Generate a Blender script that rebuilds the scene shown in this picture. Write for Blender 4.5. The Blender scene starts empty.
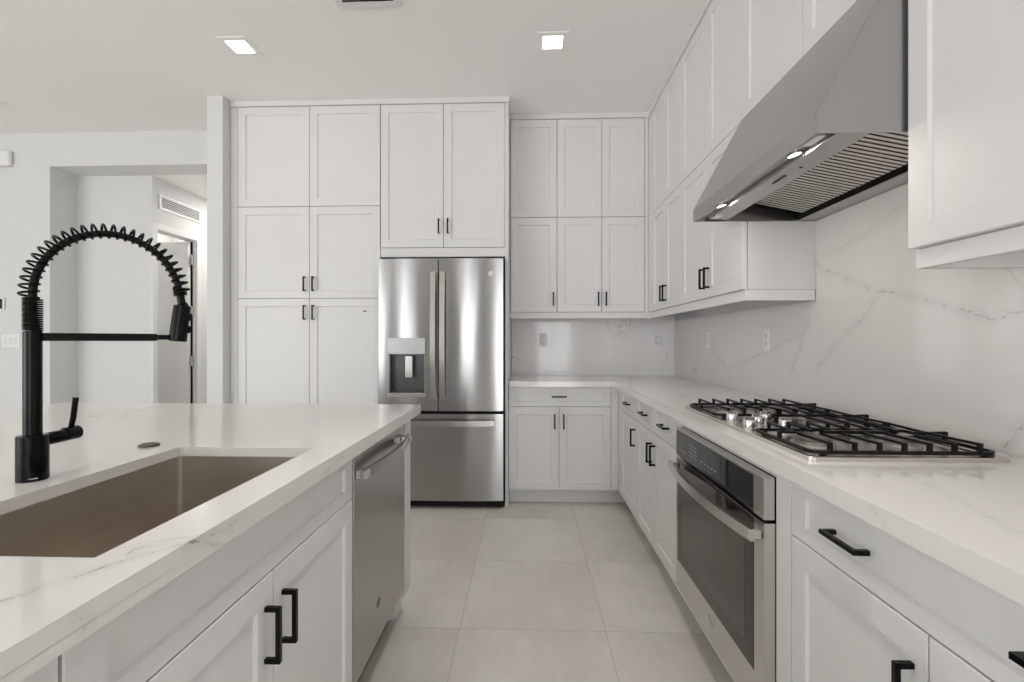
import bpy, bmesh, math, random
from mathutils import Vector, Matrix
random.seed(7)
PI = math.pi
SC = bpy.context.scene
COL = SC.collection

# ------------------------------------------------------------------ camera, world, exposure
cd = bpy.data.cameras.new('camera')
cd.sensor_fit = 'HORIZONTAL'; cd.sensor_width = 36.0; cd.lens = 36.0 * 465 / 1024
cd.clip_start = 0.02; cd.clip_end = 100
cam = bpy.data.objects.new('camera', cd); COL.objects.link(cam)
CAM_H = 1.21
cam.location = (0, 0, CAM_H)
cam.rotation_euler = (PI / 2, 0, math.atan(16 / 465))
SC.camera = cam

w = bpy.data.worlds.new('daylight'); SC.world = w; w.use_nodes = True
bgn = w.node_tree.nodes['Background']
bgn.inputs[1].default_value = 5.9
_tc = w.node_tree.nodes.new('ShaderNodeTexCoord'); _sx = w.node_tree.nodes.new('ShaderNodeSeparateXYZ'); _cr = w.node_tree.nodes.new('ShaderNodeValToRGB')
w.node_tree.links.new(_tc.outputs['Generated'], _sx.inputs[0]); w.node_tree.links.new(_sx.outputs[2], _cr.inputs[0]); w.node_tree.links.new(_cr.outputs[0], bgn.inputs[0])
_cr.color_ramp.elements[0].position = 0.0; _cr.color_ramp.elements[0].color = (0.98, 0.98, 0.985, 1)      # unseen ground below the horizon, kept bright to light the ceiling
_cr.color_ramp.elements[1].position = 0.04; _cr.color_ramp.elements[1].color = (0.93, 0.97, 1.0, 1)

vs = SC.view_settings
SC.display_settings.display_device = 'sRGB'
vs.view_transform = 'Standard'; vs.look = 'None'; vs.gamma = 1; vs.use_curve_mapping = False
vs.exposure = 0.33
SC.cycles.use_denoising = True
SC.cycles.max_bounces = 14; SC.cycles.diffuse_bounces = 8; SC.cycles.glossy_bounces = 6
SC.cycles.sample_clamp_indirect = 6

# ------------------------------------------------------------------ node helpers and materials
def mat(name, col, rough=0.5, metal=0.0, spec=0.5, **kw):
    m = bpy.data.materials.new(name); m.use_nodes = True
    b = m.node_tree.nodes['Principled BSDF']
    b.inputs['Base Color'].default_value = (*col, 1)
    b.inputs['Roughness'].default_value = rough
    b.inputs['Metallic'].default_value = metal
    b.inputs['Specular IOR Level'].default_value = spec
    for k, v in kw.items():
        b.inputs[k.replace('_', ' ')].default_value = v
    return m
def N(m, t, **props):
    n = m.node_tree.nodes.new(t)
    for k, v in props.items(): setattr(n, k, v)
    return n
def K(m, a, b): m.node_tree.links.new(a, b)
def B(m): return m.node_tree.nodes['Principled BSDF']
def mathn(m, op, a, b=None, c=None, clamp=False):
    n = N(m, 'ShaderNodeMath', operation=op); n.use_clamp = clamp
    for i, v in enumerate((a, b, c)):
        if v is None: continue
        if isinstance(v, (int, float)): n.inputs[i].default_value = v
        else: K(m, v, n.inputs[i])
    return n.outputs[0]
def noise(m, scale, detail=3, rough=0.5, vec=None, stretch=None, dist=0.0):
    n = N(m, 'ShaderNodeTexNoise'); n.inputs['Scale'].default_value = scale
    n.inputs['Detail'].default_value = detail; n.inputs['Roughness'].default_value = rough
    n.inputs['Distortion'].default_value = dist
    if vec is None:
        vec = N(m, 'ShaderNodeTexCoord').outputs['Object']
    if stretch:
        mp = N(m, 'ShaderNodeMapping'); mp.inputs['Scale'].default_value = stretch
        K(m, vec, mp.inputs['Vector']); vec = mp.outputs[0]
    K(m, vec, n.inputs['Vector'])
    return n
def ramp(m, fac, stops):
    r = N(m, 'ShaderNodeValToRGB'); e = r.color_ramp.elements
    while len(e) < len(stops): e.new(0.5)
    for i, (p, c) in enumerate(stops):
        e[i].position = p; e[i].color = (*c, 1) if not isinstance(c, (int, float)) else (c, c, c, 1)
    K(m, fac, r.inputs[0]); return r.outputs[0]
def mixc(m, fac, a, b):
    x = N(m, 'ShaderNodeMix', data_type='RGBA')
    for v, s in ((fac, x.inputs[0]), (a, x.inputs[6]), (b, x.inputs[7])):
        if isinstance(v, (int, float)): s.default_value = v
        elif isinstance(v, tuple): s.default_value = (*v, 1)
        else: K(m, v, s)
    return x.outputs[2]
def bump(m, h, strength, dist=0.01):
    b = N(m, 'ShaderNodeBump'); b.inputs['Strength'].default_value = strength
    b.inputs['Distance'].default_value = dist
    K(m, h, b.inputs['Height']); K(m, b.outputs[0], B(m).inputs['Normal'])

M = {}
M['cab'] = mat('white_cabinet_paint', (0.735, 0.73, 0.725), 0.5, 0.0, 0.35)
bump(M['cab'], noise(M['cab'], 60, 2).outputs[0], 0.02, 0.002)
M['cab_in'] = mat('cabinet_carcass', (0.72, 0.715, 0.71), 0.45)
def plaster(name, col, rough=0.85):
    m = mat(name, col, rough, spec=0.2)
    bump(m, noise(m, 90, 4).outputs[0], 0.06, 0.002)
    return m
M['wall'] = plaster('painted_wall', (0.70, 0.70, 0.695))
M['ceil'] = plaster('painted_ceiling', (0.9, 0.9, 0.89))
M['trim'] = mat('trim_paint', (0.74, 0.74, 0.735), 0.4)
M['black'] = mat('black_metal', (0.002, 0.002, 0.0022), 0.2, 0.0, 0.2)
M['blackpl'] = mat('black_plastic', (0.006, 0.006, 0.006), 0.4, 0.0, 0.2)
M['iron'] = mat('cast_iron', (0.006, 0.006, 0.0065), 0.4, 0.0, 0.25)
bump(M['iron'], noise(M['iron'], 400, 2).outputs[0], 0.15, 0.001)
M['gap'] = mat('dark_gap_shade', (0.006, 0.006, 0.006), 0.8, spec=0.1)  # near-black colour standing in for the shade of gaps and cavities
M['white_pl'] = mat('white_plastic', (0.82, 0.82, 0.81), 0.35)
M['slot'] = mat('slot_grey', (0.18, 0.18, 0.18), 0.6)
M['chrome'] = mat('satin_chrome', (0.72, 0.71, 0.69), 0.18, 1.0)
M['nickel'] = mat('brushed_nickel', (0.5, 0.49, 0.47), 0.35, 1.0)
M['glassblk'] = mat('black_oven_glass', (0.012, 0.012, 0.012), 0.04, 0.0, 0.6)
M['grey'] = mat('grey_print', (0.42, 0.42, 0.42), 0.5)
M['dkgrey'] = mat('dark_grey_print', (0.08, 0.08, 0.08), 0.5)
M['screen'] = mat('dark_screen', (0.03, 0.03, 0.035), 0.2)

def steel(name, col, rough, stretch=None, aniso=0.0, wav=0.0):
    m = mat(name, col, rough, 1.0)
    if stretch:
        n = noise(m, 1.0, 2, 0.5, stretch=stretch)
        K(m, mathn(m, 'MULTIPLY_ADD', n.outputs[0], 0.05, rough - 0.025), B(m).inputs['Roughness'])
    if wav:
        n2 = noise(m, 1.0, 1, 0.4, stretch=(6, 6, 0.9))
        bump(m, n2.outputs[0], wav, 0.01)
    if aniso:
        t = N(m, 'ShaderNodeTangent', direction_type='RADIAL', axis='Z')
        K(m, t.outputs[0], B(m).inputs['Tangent']); B(m).inputs['Anisotropic'].default_value = aniso
        B(m).inputs['Anisotropic Rotation'].default_value = 0.25
    return m
M['steel'] = steel('brushed_stainless', (0.44, 0.425, 0.405), 0.26)
M['ovensteel'] = steel('oven_stainless', (0.64, 0.625, 0.60), 0.26)
M['fsteel'] = steel('fridge_stainless', (0.39, 0.385, 0.38), 0.20, None, 0.985, 0.16)
M['hsteel'] = steel('hood_stainless', (0.45, 0.445, 0.44), 0.3, (2, 2, 90))
M['sinksteel'] = steel('sink_stainless', (0.62, 0.57, 0.505), 0.34, (4, 60, 6))
_m = M['sinksteel']
_n = noise(_m, 3.2, 5, 0.6, dist=0.5); _n2 = noise(_m, 1, 4, 0.6, stretch=(3, 3, 26))
K(_m, mixc(_m, mathn(_m, 'MULTIPLY_ADD', _n2.outputs[0], 0.5, mathn(_m, 'MULTIPLY', _n.outputs[0], 0.5)), (0.80, 0.78, 0.75), (0.50, 0.42, 0.335)), B(_m).inputs['Base Color'])
M['traysteel'] = steel('cooktop_stainless', (0.66, 0.63, 0.58), 0.24, (200, 3, 3))
M['baffle'] = mat('baffle_steel', (0.62, 0.59, 0.55), 0.25, 1.0)

def emit(name, col, s):
    m = mat(name, col, 0.5)
    B(m).inputs['Emission Color'].default_value = (*col, 1); B(m).inputs['Emission Strength'].default_value = s
    return m
M['lamp'] = emit('ceiling_lamp_lens', (1, 0.97, 0.92), 14)
M['hoodlamp'] = emit('hood_lamp_lens', (1, 0.95, 0.86), 3.0)

# oven window: dark tinted glass
M['ovenwin'] = mat('oven_window_glass', (0.03, 0.025, 0.021), 0.035, 0.0, 0.5)

# quartz with veins: faint noise veins everywhere plus the long drawn veins of this slab
def seg_group():
    g = bpy.data.node_groups.new('segment_distance', 'ShaderNodeTree')
    for nm, t in (('P', 'NodeSocketVector'), ('A', 'NodeSocketVector'), ('D', 'NodeSocketVector'), ('inv', 'NodeSocketFloat')):
        g.interface.new_socket(nm, in_out='INPUT', socket_type=t)
    g.interface.new_socket('d', in_out='OUTPUT', socket_type='NodeSocketFloat')
    i = g.nodes.new('NodeGroupInput'); o = g.nodes.new('NodeGroupOutput'); L = g.links.new
    s1 = g.nodes.new('ShaderNodeVectorMath'); s1.operation = 'SUBTRACT'
    L(i.outputs[0], s1.inputs[0]); L(i.outputs[1], s1.inputs[1])
    dt = g.nodes.new('ShaderNodeVectorMath'); dt.operation = 'DOT_PRODUCT'
    L(s1.outputs[0], dt.inputs[0]); L(i.outputs[2], dt.inputs[1])
    mu = g.nodes.new('ShaderNodeMath'); mu.operation = 'MULTIPLY'; mu.use_clamp = True
    L(dt.outputs['Value'], mu.inputs[0]); L(i.outputs[3], mu.inputs[1])
    sc = g.nodes.new('ShaderNodeVectorMath'); sc.operation = 'SCALE'
    L(i.outputs[2], sc.inputs[0]); L(mu.outputs[0], sc.inputs['Scale'])
    di = g.nodes.new('ShaderNodeVectorMath'); di.operation = 'DISTANCE'
    L(s1.outputs[0], di.inputs[0]); L(sc.outputs[0], di.inputs[1])
    L(di.outputs['Value'], o.inputs[0])
    return g
SEG = seg_group()
def quartz(name, base, vein, lines, scale=0.9, width=0.003, faint=0.5, rough=0.09):
    m = mat(name, base, rough, spec=0.45)
    co = N(m, 'ShaderNodeTexCoord').outputs['Object']
    cl = noise(m, 2.2, 4, 0.55, co)
    basec = mixc(m, mathn(m, 'MULTIPLY', cl.outputs[0], 0.5), base, tuple(c * 0.955 for c in base))
    # faint general veins
    n1 = noise(m, scale, 5, 0.55, co, dist=0.9)
    a = mathn(m, 'ABSOLUTE', mathn(m, 'SUBTRACT', n1.outputs[0], 0.5))
    line = mathn(m, 'SUBTRACT', 1.0, mathn(m, 'MULTIPLY', a, 130), clamp=True)
    msk = ramp(m, noise(m, 1.9, 2, 0.5, co).outputs[0], [(0.5, 0.0), (0.68, 1.0)])
    fac = mathn(m, 'MULTIPLY', mathn(m, 'MULTIPLY', line, msk), faint)
    if lines:
        dn = noise(m, 22, 4, 0.65, co)
        off = N(m, 'ShaderNodeVectorMath', operation='SUBTRACT'); K(m, dn.outputs['Color'], off.inputs[0]); off.inputs[1].default_value = (0.5,) * 3
        of2 = N(m, 'ShaderNodeVectorMath', operation='SCALE'); K(m, off.outputs[0], of2.inputs[0]); of2.inputs['Scale'].default_value = 0.035
        pp = N(m, 'ShaderNodeVectorMath', operation='ADD'); K(m, co, pp.inputs[0]); K(m, of2.outputs[0], pp.inputs[1])
        brk = ramp(m, noise(m, 26, 3, 0.6, co).outputs[0], [(0.36, 0.25), (0.6, 1.0)])
        tot = None
        for pts, strength in lines:
            d = None
            for p, q in zip(pts[:-1], pts[1:]):
                A = Vector(p); D = Vector(q) - A
                g = N(m, 'ShaderNodeGroup'); g.node_tree = SEG
                K(m, pp.outputs[0], g.inputs[0]); g.inputs[1].default_value = A; g.inputs[2].default_value = D
                g.inputs[3].default_value = 1 / max(D.length_squared, 1e-9)
                d = g.outputs[0] if d is None else mathn(m, 'MINIMUM', d, g.outputs[0])
            core = mathn(m, 'SUBTRACT', 1.0, mathn(m, 'MULTIPLY', d, 1 / width), clamp=True)
            halo = mathn(m, 'MULTIPLY', mathn(m, 'SUBTRACT', 1.0, mathn(m, 'MULTIPLY', d, 1 / (width * 9)), clamp=True), 0.22)
            s = mathn(m, 'MULTIPLY', mathn(m, 'MULTIPLY', mathn(m, 'ADD', core, halo, clamp=True), brk), strength)
            tot = s if tot is None else mathn(m, 'MAXIMUM', tot, s)
        fac = mathn(m, 'MAXIMUM', fac, tot)
    K(m, mixc(m, fac, basec, vein), B(m).inputs['Base Color'])
    return m
def onx(x, *p): return [(x, a, b) for a, b in p]
BS = 1.26
range_lines = [
    (onx(BS, (2.08, 1.551), (2.025, 1.512), (1.954, 1.489), (1.876, 1.454), (1.8, 1.421), (1.734, 1.392), (1.62, 1.366), (1.551, 1.349), (1.485, 1.328), (1.427, 1.311), (1.377, 1.293), (1.313, 1.265), (1.278, 1.276), (1.18, 1.30)), 0.75),
    (onx(BS, (1.729, 1.373), (1.769, 1.318), (1.837, 1.268), (1.923, 1.214), (2.08, 1.092)), 0.5),
    (onx(BS, (1.14, 1.04), (1.226, 0.991), (1.248, 0.974), (1.26, 0.948), (1.31, 0.9)), 0.9),
    (onx(BS, (3.32, 1.196), (3.006, 1.038), (2.71, 1.101), (2.467, 1.163), (2.184, 1.242)), 0.5),
    (onx(BS, (2.131, 1.313), (2.2, 1.182), (2.274, 1.066)), 0.6),
    (onx(BS, (1.986, 1.565), (1.906, 1.586), (1.734, 1.624), (1.599, 1.675)), 0.3),
    (onx(BS, (3.75, 1.2), (3.6, 1.15), (3.5, 1.08), (3.32, 1.02)), 0.3)]
QB = (0.765, 0.735, 0.715)
M['quartz_range'] = quartz('range_backsplash_quartz', (0.71, 0.69, 0.675), (0.20, 0.19, 0.185), range_lines)
back_lines = [([(x, 4.02, z) for x, z in p], s) for p, s in (
    (((0.35, 1.42), (0.42, 1.30), (0.52, 1.17), (0.55, 1.05), (0.62, 0.93)), 0.4),
    (((-0.12, 1.02), (0.05, 1.14), (0.22, 1.26), (0.36, 1.38)), 0.25),
    (((0.55, 1.18), (0.75, 1.28), (0.95, 1.33), (1.2, 1.42)), 0.35),
    (((1.25, 0.95), (1.12, 1.10), (1.02, 1.24)), 0.3))]
M['quartz_back'] = quartz('back_backsplash_quartz', (0.81, 0.80, 0.79), (0.26, 0.25, 0.245), back_lines)
ctr_lines = [([(0.862, 1.12, 0.914), (0.836, 1.034, 0.914), (0.794, 0.877, 0.914), (0.775, 0.818, 0.914), (0.752, 0.736, 0.914), (0.72, 0.6, 0.914)], 0.55),
             ([(0.625, 0.87, 0.905), (0.625, 0.85, 0.895), (0.625, 0.835, 0.882)], 0.6),
             ([(1.2, 1.0, 0.914), (1.1, 0.9, 0.914), (1.0, 0.75, 0.914)], 0.4)]
M['quartz_counter'] = quartz('counter_quartz', QB, (0.24, 0.23, 0.22), ctr_lines, width=0.002)
isl_lines = [([(-0.6, 0.51, 0.914), (-0.57, 0.56, 0.914), (-0.552, 0.596, 0.914), (-0.538, 0.619, 0.914), (-0.516, 0.644, 0.914), (-0.50, 0.675, 0.914), (-0.50, 0.703, 0.908), (-0.5, 0.74, 0.905), (-0.5, 0.80, 0.897)], 1.0),
             ([(-0.554, 0.621, 0.914), (-0.556, 0.643, 0.914), (-0.53, 0.66, 0.914)], 0.9),
             ([(-0.55, 1.30, 0.914), (-0.52, 1.27, 0.914), (-0.50, 1.25, 0.905), (-0.5, 1.12, 0.885)], 0.7),
             ([(-0.5, 1.9, 0.914), (-0.6, 1.95, 0.914), (-0.68, 2.0, 0.914)], 0.7),
             ([(-0.5, 0.50, 0.90), (-0.5, 0.505, 0.885)], 0.8)]
M['quartz_island'] = quartz('island_quartz', QB, (0.24, 0.23, 0.22), isl_lines, width=0.002)

# floor: 610 mm square porcelain tiles
def tile_mat():
    m = mat('beige_floor_tile', (0.5, 0.46, 0.41), 0.33, spec=0.4)
    co = N(m, 'ShaderNodeTexCoord').outputs['Object']
    sp = N(m, 'ShaderNodeSeparateXYZ'); K(m, co, sp.inputs[0])
    def frac(sock, off):
        return mathn(m, 'DIVIDE', mathn(m, 'SUBTRACT', sock, off), 0.61)
    u, v = frac(sp.outputs[0], 0.323 - 6.1), frac(sp.outputs[1], 1.95 - 12.2)
    fu, fv = mathn(m, 'FRACT', u), mathn(m, 'FRACT', v)
    def edge(f): return mathn(m, 'MINIMUM', f, mathn(m, 'SUBTRACT', 1.0, f))
    e = mathn(m, 'MINIMUM', edge(fu), edge(fv))
    grout = mathn(m, 'LESS_THAN', e, 0.0028)
    cb = N(m, 'ShaderNodeCombineXYZ'); K(m, mathn(m, 'FLOOR', u), cb.inputs[0]); K(m, mathn(m, 'FLOOR', v), cb.inputs[1])
    wn = N(m, 'ShaderNodeTexWhiteNoise'); K(m, cb.outputs[0], wn.inputs[0])
    sh = N(m, 'ShaderNodeVectorMath', operation='MULTIPLY_ADD'); K(m, wn.outputs['Color'], sh.inputs[0]); sh.inputs[1].default_value = (9, 9, 9); K(m, co, sh.inputs[2])
    n = noise(m, 2.6, 5, 0.55, sh.outputs[0], stretch=(1, 0.55, 1))
    n2 = noise(m, 30, 3, 0.6, sh.outputs[0], stretch=(1, 0.3, 1))
    t = mathn(m, 'ADD', mathn(m, 'MULTIPLY', n.outputs[0], 0.8), mathn(m, 'MULTIPLY', n2.outputs[0], 0.2))
    t = mathn(m, 'ADD', t, mathn(m, 'MULTIPLY_ADD', wn.outputs['Value'], 0.12, -0.06))
    c = ramp(m, t, [(0.34, (0.54, 0.51, 0.47)), (0.66, (0.68, 0.65, 0.605))])
    K(m, mixc(m, grout, c, (0.42, 0.40, 0.37)), B(m).inputs['Base Color'])
    hb = mathn(m, 'SUBTRACT', 1.0, grout)
    bump(m, hb, 0.2, 0.002)
    return m
M['tile'] = tile_mat()

# ------------------------------------------------------------------ mesh helpers
def finish(o, smooth=False, auto=None):
    if smooth:
        for p in o.data.polygons: p.use_smooth = True
def obj(name, bm, m, parent=None, smooth=False, loc=None):
    me = bpy.data.meshes.new(name)
    bmesh.ops.recalc_face_normals(bm, faces=bm.faces[:])
    bm.to_mesh(me); bm.free()
    o = bpy.data.objects.new(name, me); COL.objects.link(o)
    for x in (m if isinstance(m, (list, tuple)) else [m]): me.materials.append(x)
    if parent is not None: o.parent = parent
    if loc is not None: o.location = loc
    if smooth:
        for p in me.polygons: p.use_smooth = True
        try: me.set_sharp_from_angle(angle=math.radians(28))
        except Exception: pass
    return o
def box(bm, x0, x1, y0, y1, z0, z1, bev=0.0, seg=1, mi=0):
    vs_ = [bm.verts.new((x, y, z)) for x in (x0, x1) for y in (y0, y1) for z in (z0, z1)]
    f = [(0, 1, 3, 2), (4, 6, 7, 5), (0, 4, 5, 1), (2, 3, 7, 6), (0, 2, 6, 4), (1, 5, 7, 3)]
    fs = [bm.faces.new([vs_[i] for i in q]) for q in f]
    for q in fs: q.material_index = mi
    if bev:
        es = list({e for q in fs for e in q.edges})
        bmesh.ops.bevel(bm, geom=es, offset=bev, segments=seg, affect='EDGES', profile=0.5)
def BOX(*a, **k):
    bm = bmesh.new(); box(bm, *a, **k); return bm
def frame_axes(t):
    t = t.normalized()
    up = Vector((0, 0, 1)) if abs(t.z) < 0.9 else Vector((0, 1, 0))
    a = t.cross(up).normalized(); return a, a.cross(t).normalized()
def tube(bm, pts, r, seg=12, cap=True, closed=False):
    pts = [Vector(p) for p in pts]; n = len(pts); rings = []
    a, b = frame_axes(pts[1] - pts[0]); prev = (pts[1] - pts[0]).normalized()
    for i, p in enumerate(pts):
        t = ((pts[(i + 1) % n] - pts[i - 1]) if (closed or 0 < i < n - 1) else (pts[1] - pts[0] if i == 0 else pts[-1] - pts[-2])).normalized()
        q = prev.rotation_difference(t); a = (q @ a).normalized(); b = t.cross(a).normalized(); a = b.cross(t); prev = t
        rr = r[i] if isinstance(r, (list, tuple)) else r
        rings.append([bm.verts.new(p + rr * (math.cos(2 * PI * k / seg) * a + math.sin(2 * PI * k / seg) * b)) for k in range(seg)])
    for i in range(n if closed else n - 1):
        A, C = rings[i], rings[(i + 1) % n]
        for k in range(seg):
            bm.faces.new((A[k], A[(k + 1) % seg], C[(k + 1) % seg], C[k]))
    if cap and not closed:
        bm.faces.new(rings[0][::-1]); bm.faces.new(rings[-1])
def lathe(bm, prof, seg=32, axis='Z', c=(0, 0, 0)):
    c = Vector(c); rings = []
    for r, h in prof:
        ring = []
        for k in range(seg):
            x, y = r * math.cos(2 * PI * k / seg), r * math.sin(2 * PI * k / seg)
            v = {'Z': (x, y, h), 'X': (h, x, y), 'Y': (x, h, y)}[axis]
            ring.append(bm.verts.new(c + Vector(v)))
        rings.append(ring)
    for A, C in zip(rings[:-1], rings[1:]):
        for k in range(seg): bm.faces.new((A[k], A[(k + 1) % seg], C[(k + 1) % seg], C[k]))
    bm.faces.new(rings[0][::-1]); bm.faces.new(rings[-1])
def prism(bm, poly, lo, hi, axis='X', bev=0.0):
    def P(a, b, h): return {'X': (h, a, b), 'Y': (a, h, b), 'Z': (a, b, h)}[axis]
    A = [bm.verts.new(P(a, b, lo)) for a, b in poly]; C = [bm.verts.new(P(a, b, hi)) for a, b in poly]
    n = len(poly); fs = [bm.faces.new(A[::-1]), bm.faces.new(C)]
    for i in range(n): fs.append(bm.faces.new((A[i], A[(i + 1) % n], C[(i + 1) % n], C[i])))
    if bev:
        bmesh.ops.bevel(bm, geom=list({e for f in fs for e in f.edges}), offset=bev, segments=2, affect='EDGES')
def tag(o, label=None, cat=None, group=None, kind=None):
    if label: o['label'] = label
    if cat: o['category'] = cat
    if group: o['group'] = group
    if kind: o['kind'] = kind
    return o
def thing(name, label, cat, loc=(0, 0, 0), rz=0, group=None):
    o = bpy.data.objects.new(name, None); COL.objects.link(o); o.empty_display_size = 0.1
    o.location = loc; o.rotation_euler = (0, 0, rz)
    return tag(o, label, cat, group)
def struct(name, bm, m, parent=None, smooth=False):
    o = obj(name, bm, m, parent, smooth)
    if parent is None: o['kind'] = 'structure'
    return o
def text_bm(s, size, depth=0.0004):
    cu = bpy.data.curves.new('t', 'FONT'); cu.body = s; cu.size = size; cu.extrude = depth
    cu.align_x = 'CENTER'; cu.align_y = 'CENTER'
    o = bpy.data.objects.new('t', cu); COL.objects.link(o)
    me = bpy.data.meshes.new_from_object(o)
    bm = bmesh.new(); bm.from_mesh(me)
    bpy.data.objects.remove(o); bpy.data.curves.remove(cu); bpy.data.meshes.remove(me)
    return bm

# ------------------------------------------------------------------ the room
CZ = 3.0            # ceiling height
YB = 4.06           # back wall face
XR = 1.282          # right wall face
YL = 3.86           # wall with the hall opening
struct('floor', BOX(-7.6, XR + 0.1, -5.1, 6.1, -0.1, 0), M['tile'])
struct('ceiling', BOX(-7.6, XR + 0.1, -5.1, YB + 0.1, CZ, CZ + 0.1), M['ceil'])
struct('wall_right', BOX(XR, XR + 0.1, -5.1, YB + 0.1, 0, CZ), M['wall'])
struct('wall_back', BOX(-2.335, XR, YB, YB + 0.1, 0, CZ), M['wall'])
bm = bmesh.new()
box(bm, -7.5, -4.108, YL, YL + 0.24, 0, CZ); box(bm, -4.108, -2.5, YL, YL + 0.24, 2.712, CZ); box(bm, -2.5, -2.336, YL, YL + 0.3, 0, CZ)
struct('wall_left', bm, M['wall'])
struct('trim_1', BOX(-2.345, -2.228, 3.32, YL - 0.001, 0, CZ), M['wall'])            # pilaster beside the pantry
bm = bmesh.new()
HX = -3.41
box(bm, -4.7, HX, 4.101, 4.15, 0, 2.712)
box(bm, HX - 0.1, HX, 4.15, 4.66, 2.235, 2.712)
box(bm, HX - 0.1, HX, 4.66, 6.0, 0, 2.712)
struct('wall_hall', bm, M['wall'])
bm = bmesh.new()
box(bm, -2.336, -2.236, 4.165, 6.0, 0, 2.712); box(bm, -4.8, -2.236, 6.0, 6.1, 0, 2.712); box(bm, -4.8, -4.7, 4.1, 6.0, 0, 2.712)
struct('wall_hall_far', bm, M['wall'])
struct('ceiling_hall', BOX(-4.8, -2.236, 4.101, 6.1, 2.713, 2.8), M['ceil'])
# open-plan room behind the camera, with windows
bm = bmesh.new()
WH = 2.4
wins = [(-7.3, -4.9), (-4.1, -3.5), (-1.25, -0.7), (0.22, 1.24)]
xs = [-7.5] + [v for p in wins for v in p] + [XR]
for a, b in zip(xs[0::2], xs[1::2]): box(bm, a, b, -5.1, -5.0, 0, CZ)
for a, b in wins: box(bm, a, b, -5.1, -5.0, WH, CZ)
struct('wall_rear', bm, plaster('rear_wall_dark_tone', (0.42, 0.41, 0.40)))  # unseen wall, greyed to give the fridge reflections dark areas
bm = bmesh.new()
lw = [(-4.6, -1.8)]
ys = [-5.1, -4.6, -1.8, YL]
for a, b in zip(ys[0::2], ys[1::2]): box(bm, -7.6, -7.5, a, b, 0, CZ)
for a, b in lw: box(bm, -7.6, -7.5, a, b, WH, CZ)
struct('wall_side', bm, M['wall'])
def portal(name, loc, rot, sx, sy):
    l = bpy.data.lights.new(name, 'AREA'); l.shape = 'RECTANGLE'; l.size = sx; l.size_y = sy
    l.cycles.is_portal = True
    o = bpy.data.objects.new(name, l); COL.objects.link(o); o.location = loc; o.rotation_euler = rot
for i, (a, b) in enumerate(wins): portal('window_daylight', ((a + b) / 2, -5.05, WH / 2), (PI / 2, 0, 0), b - a, WH)
for i, (a, b) in enumerate(lw): portal('window_daylight', (-7.55, (a + b) / 2, WH / 2), (PI / 2, 0, -PI / 2), b - a, WH)
for i, (a, b) in enumerate(wins):
    bm = bmesh.new()
    for x in (a, b - 0.05): box(bm, x, x + 0.05, -5.09, -5.03, 0, WH)
    box(bm, a + 0.05, b - 0.05, -5.09, -5.03, WH - 0.05, WH)
    if b - a > 0.8: box(bm, (a + b) / 2 - 0.03, (a + b) / 2 + 0.03, -5.09, -5.03, 0, WH - 0.05)
    struct('window_%d' % (i + 1), bm, M['trim'])

# door_1: white panelled door standing open in the hall, with casing and hinges
DY = 4.635
bm = bmesh.new()
DW0, DW1 = -3.98, HX - 0.035
box(bm, DW0, DW1, DY - 0.03, DY, 0.01, 2.215)
fr = []
dr = struct('door_1', bm, M['trim'])
bm = bmesh.new()
for x0, x1, z0, z1 in ((DW0, DW0 + 0.1, 0.011, 2.214), (DW1 - 0.1, DW1, 0.011, 2.214), (DW0 + 0.1, DW1 - 0.1, 2.1, 2.214), (DW0 + 0.1, DW1 - 0.1, 0.011, 0.2), (DW0 + 0.1, DW1 - 0.1, 1.0, 1.1)):
    box(bm, x0, x1, DY - 0.038, DY - 0.0301, z0, z1)
obj('door_panel', bm, M['trim'], dr)
bm = bmesh.new()
c0, c1, ct = 4.151, 4.659, 2.235
box(bm, HX, HX + 0.018, c0 - 0.055, c0, 0, ct + 0.055, 0.003); box(bm, HX, HX + 0.018, c1, c1 + 0.06, 0, ct + 0.055, 0.003)
box(bm, HX, HX + 0.018, c0, c1, ct, ct + 0.055, 0.003)
box(bm, HX - 0.1, HX + 0.001, c1 - 0.012, c1, 0, ct)
obj('door_casing', bm, M['trim'], dr)
for z in (1.006, 1.516, 2.037):
    bm = bmesh.new(); box(bm, HX - 0.034, HX - 0.008, DY - 0.012, DY + 0.004, z - 0.048, z + 0.048, 0.002)
    tube(bm, [(HX - 0.012, DY - 0.014, z - 0.05), (HX - 0.012, DY - 0.014, z + 0.05)], 0.007, 10)
    obj('hinge', bm, M['nickel'], dr)
obj('door_gap_shade', BOX(HX - 0.0345, HX - 0.02, DY + 0.001, DY + 0.008, 0.01, 2.22), M['gap'], dr)  # black strip painting the shade between door leaf and jamb

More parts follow.
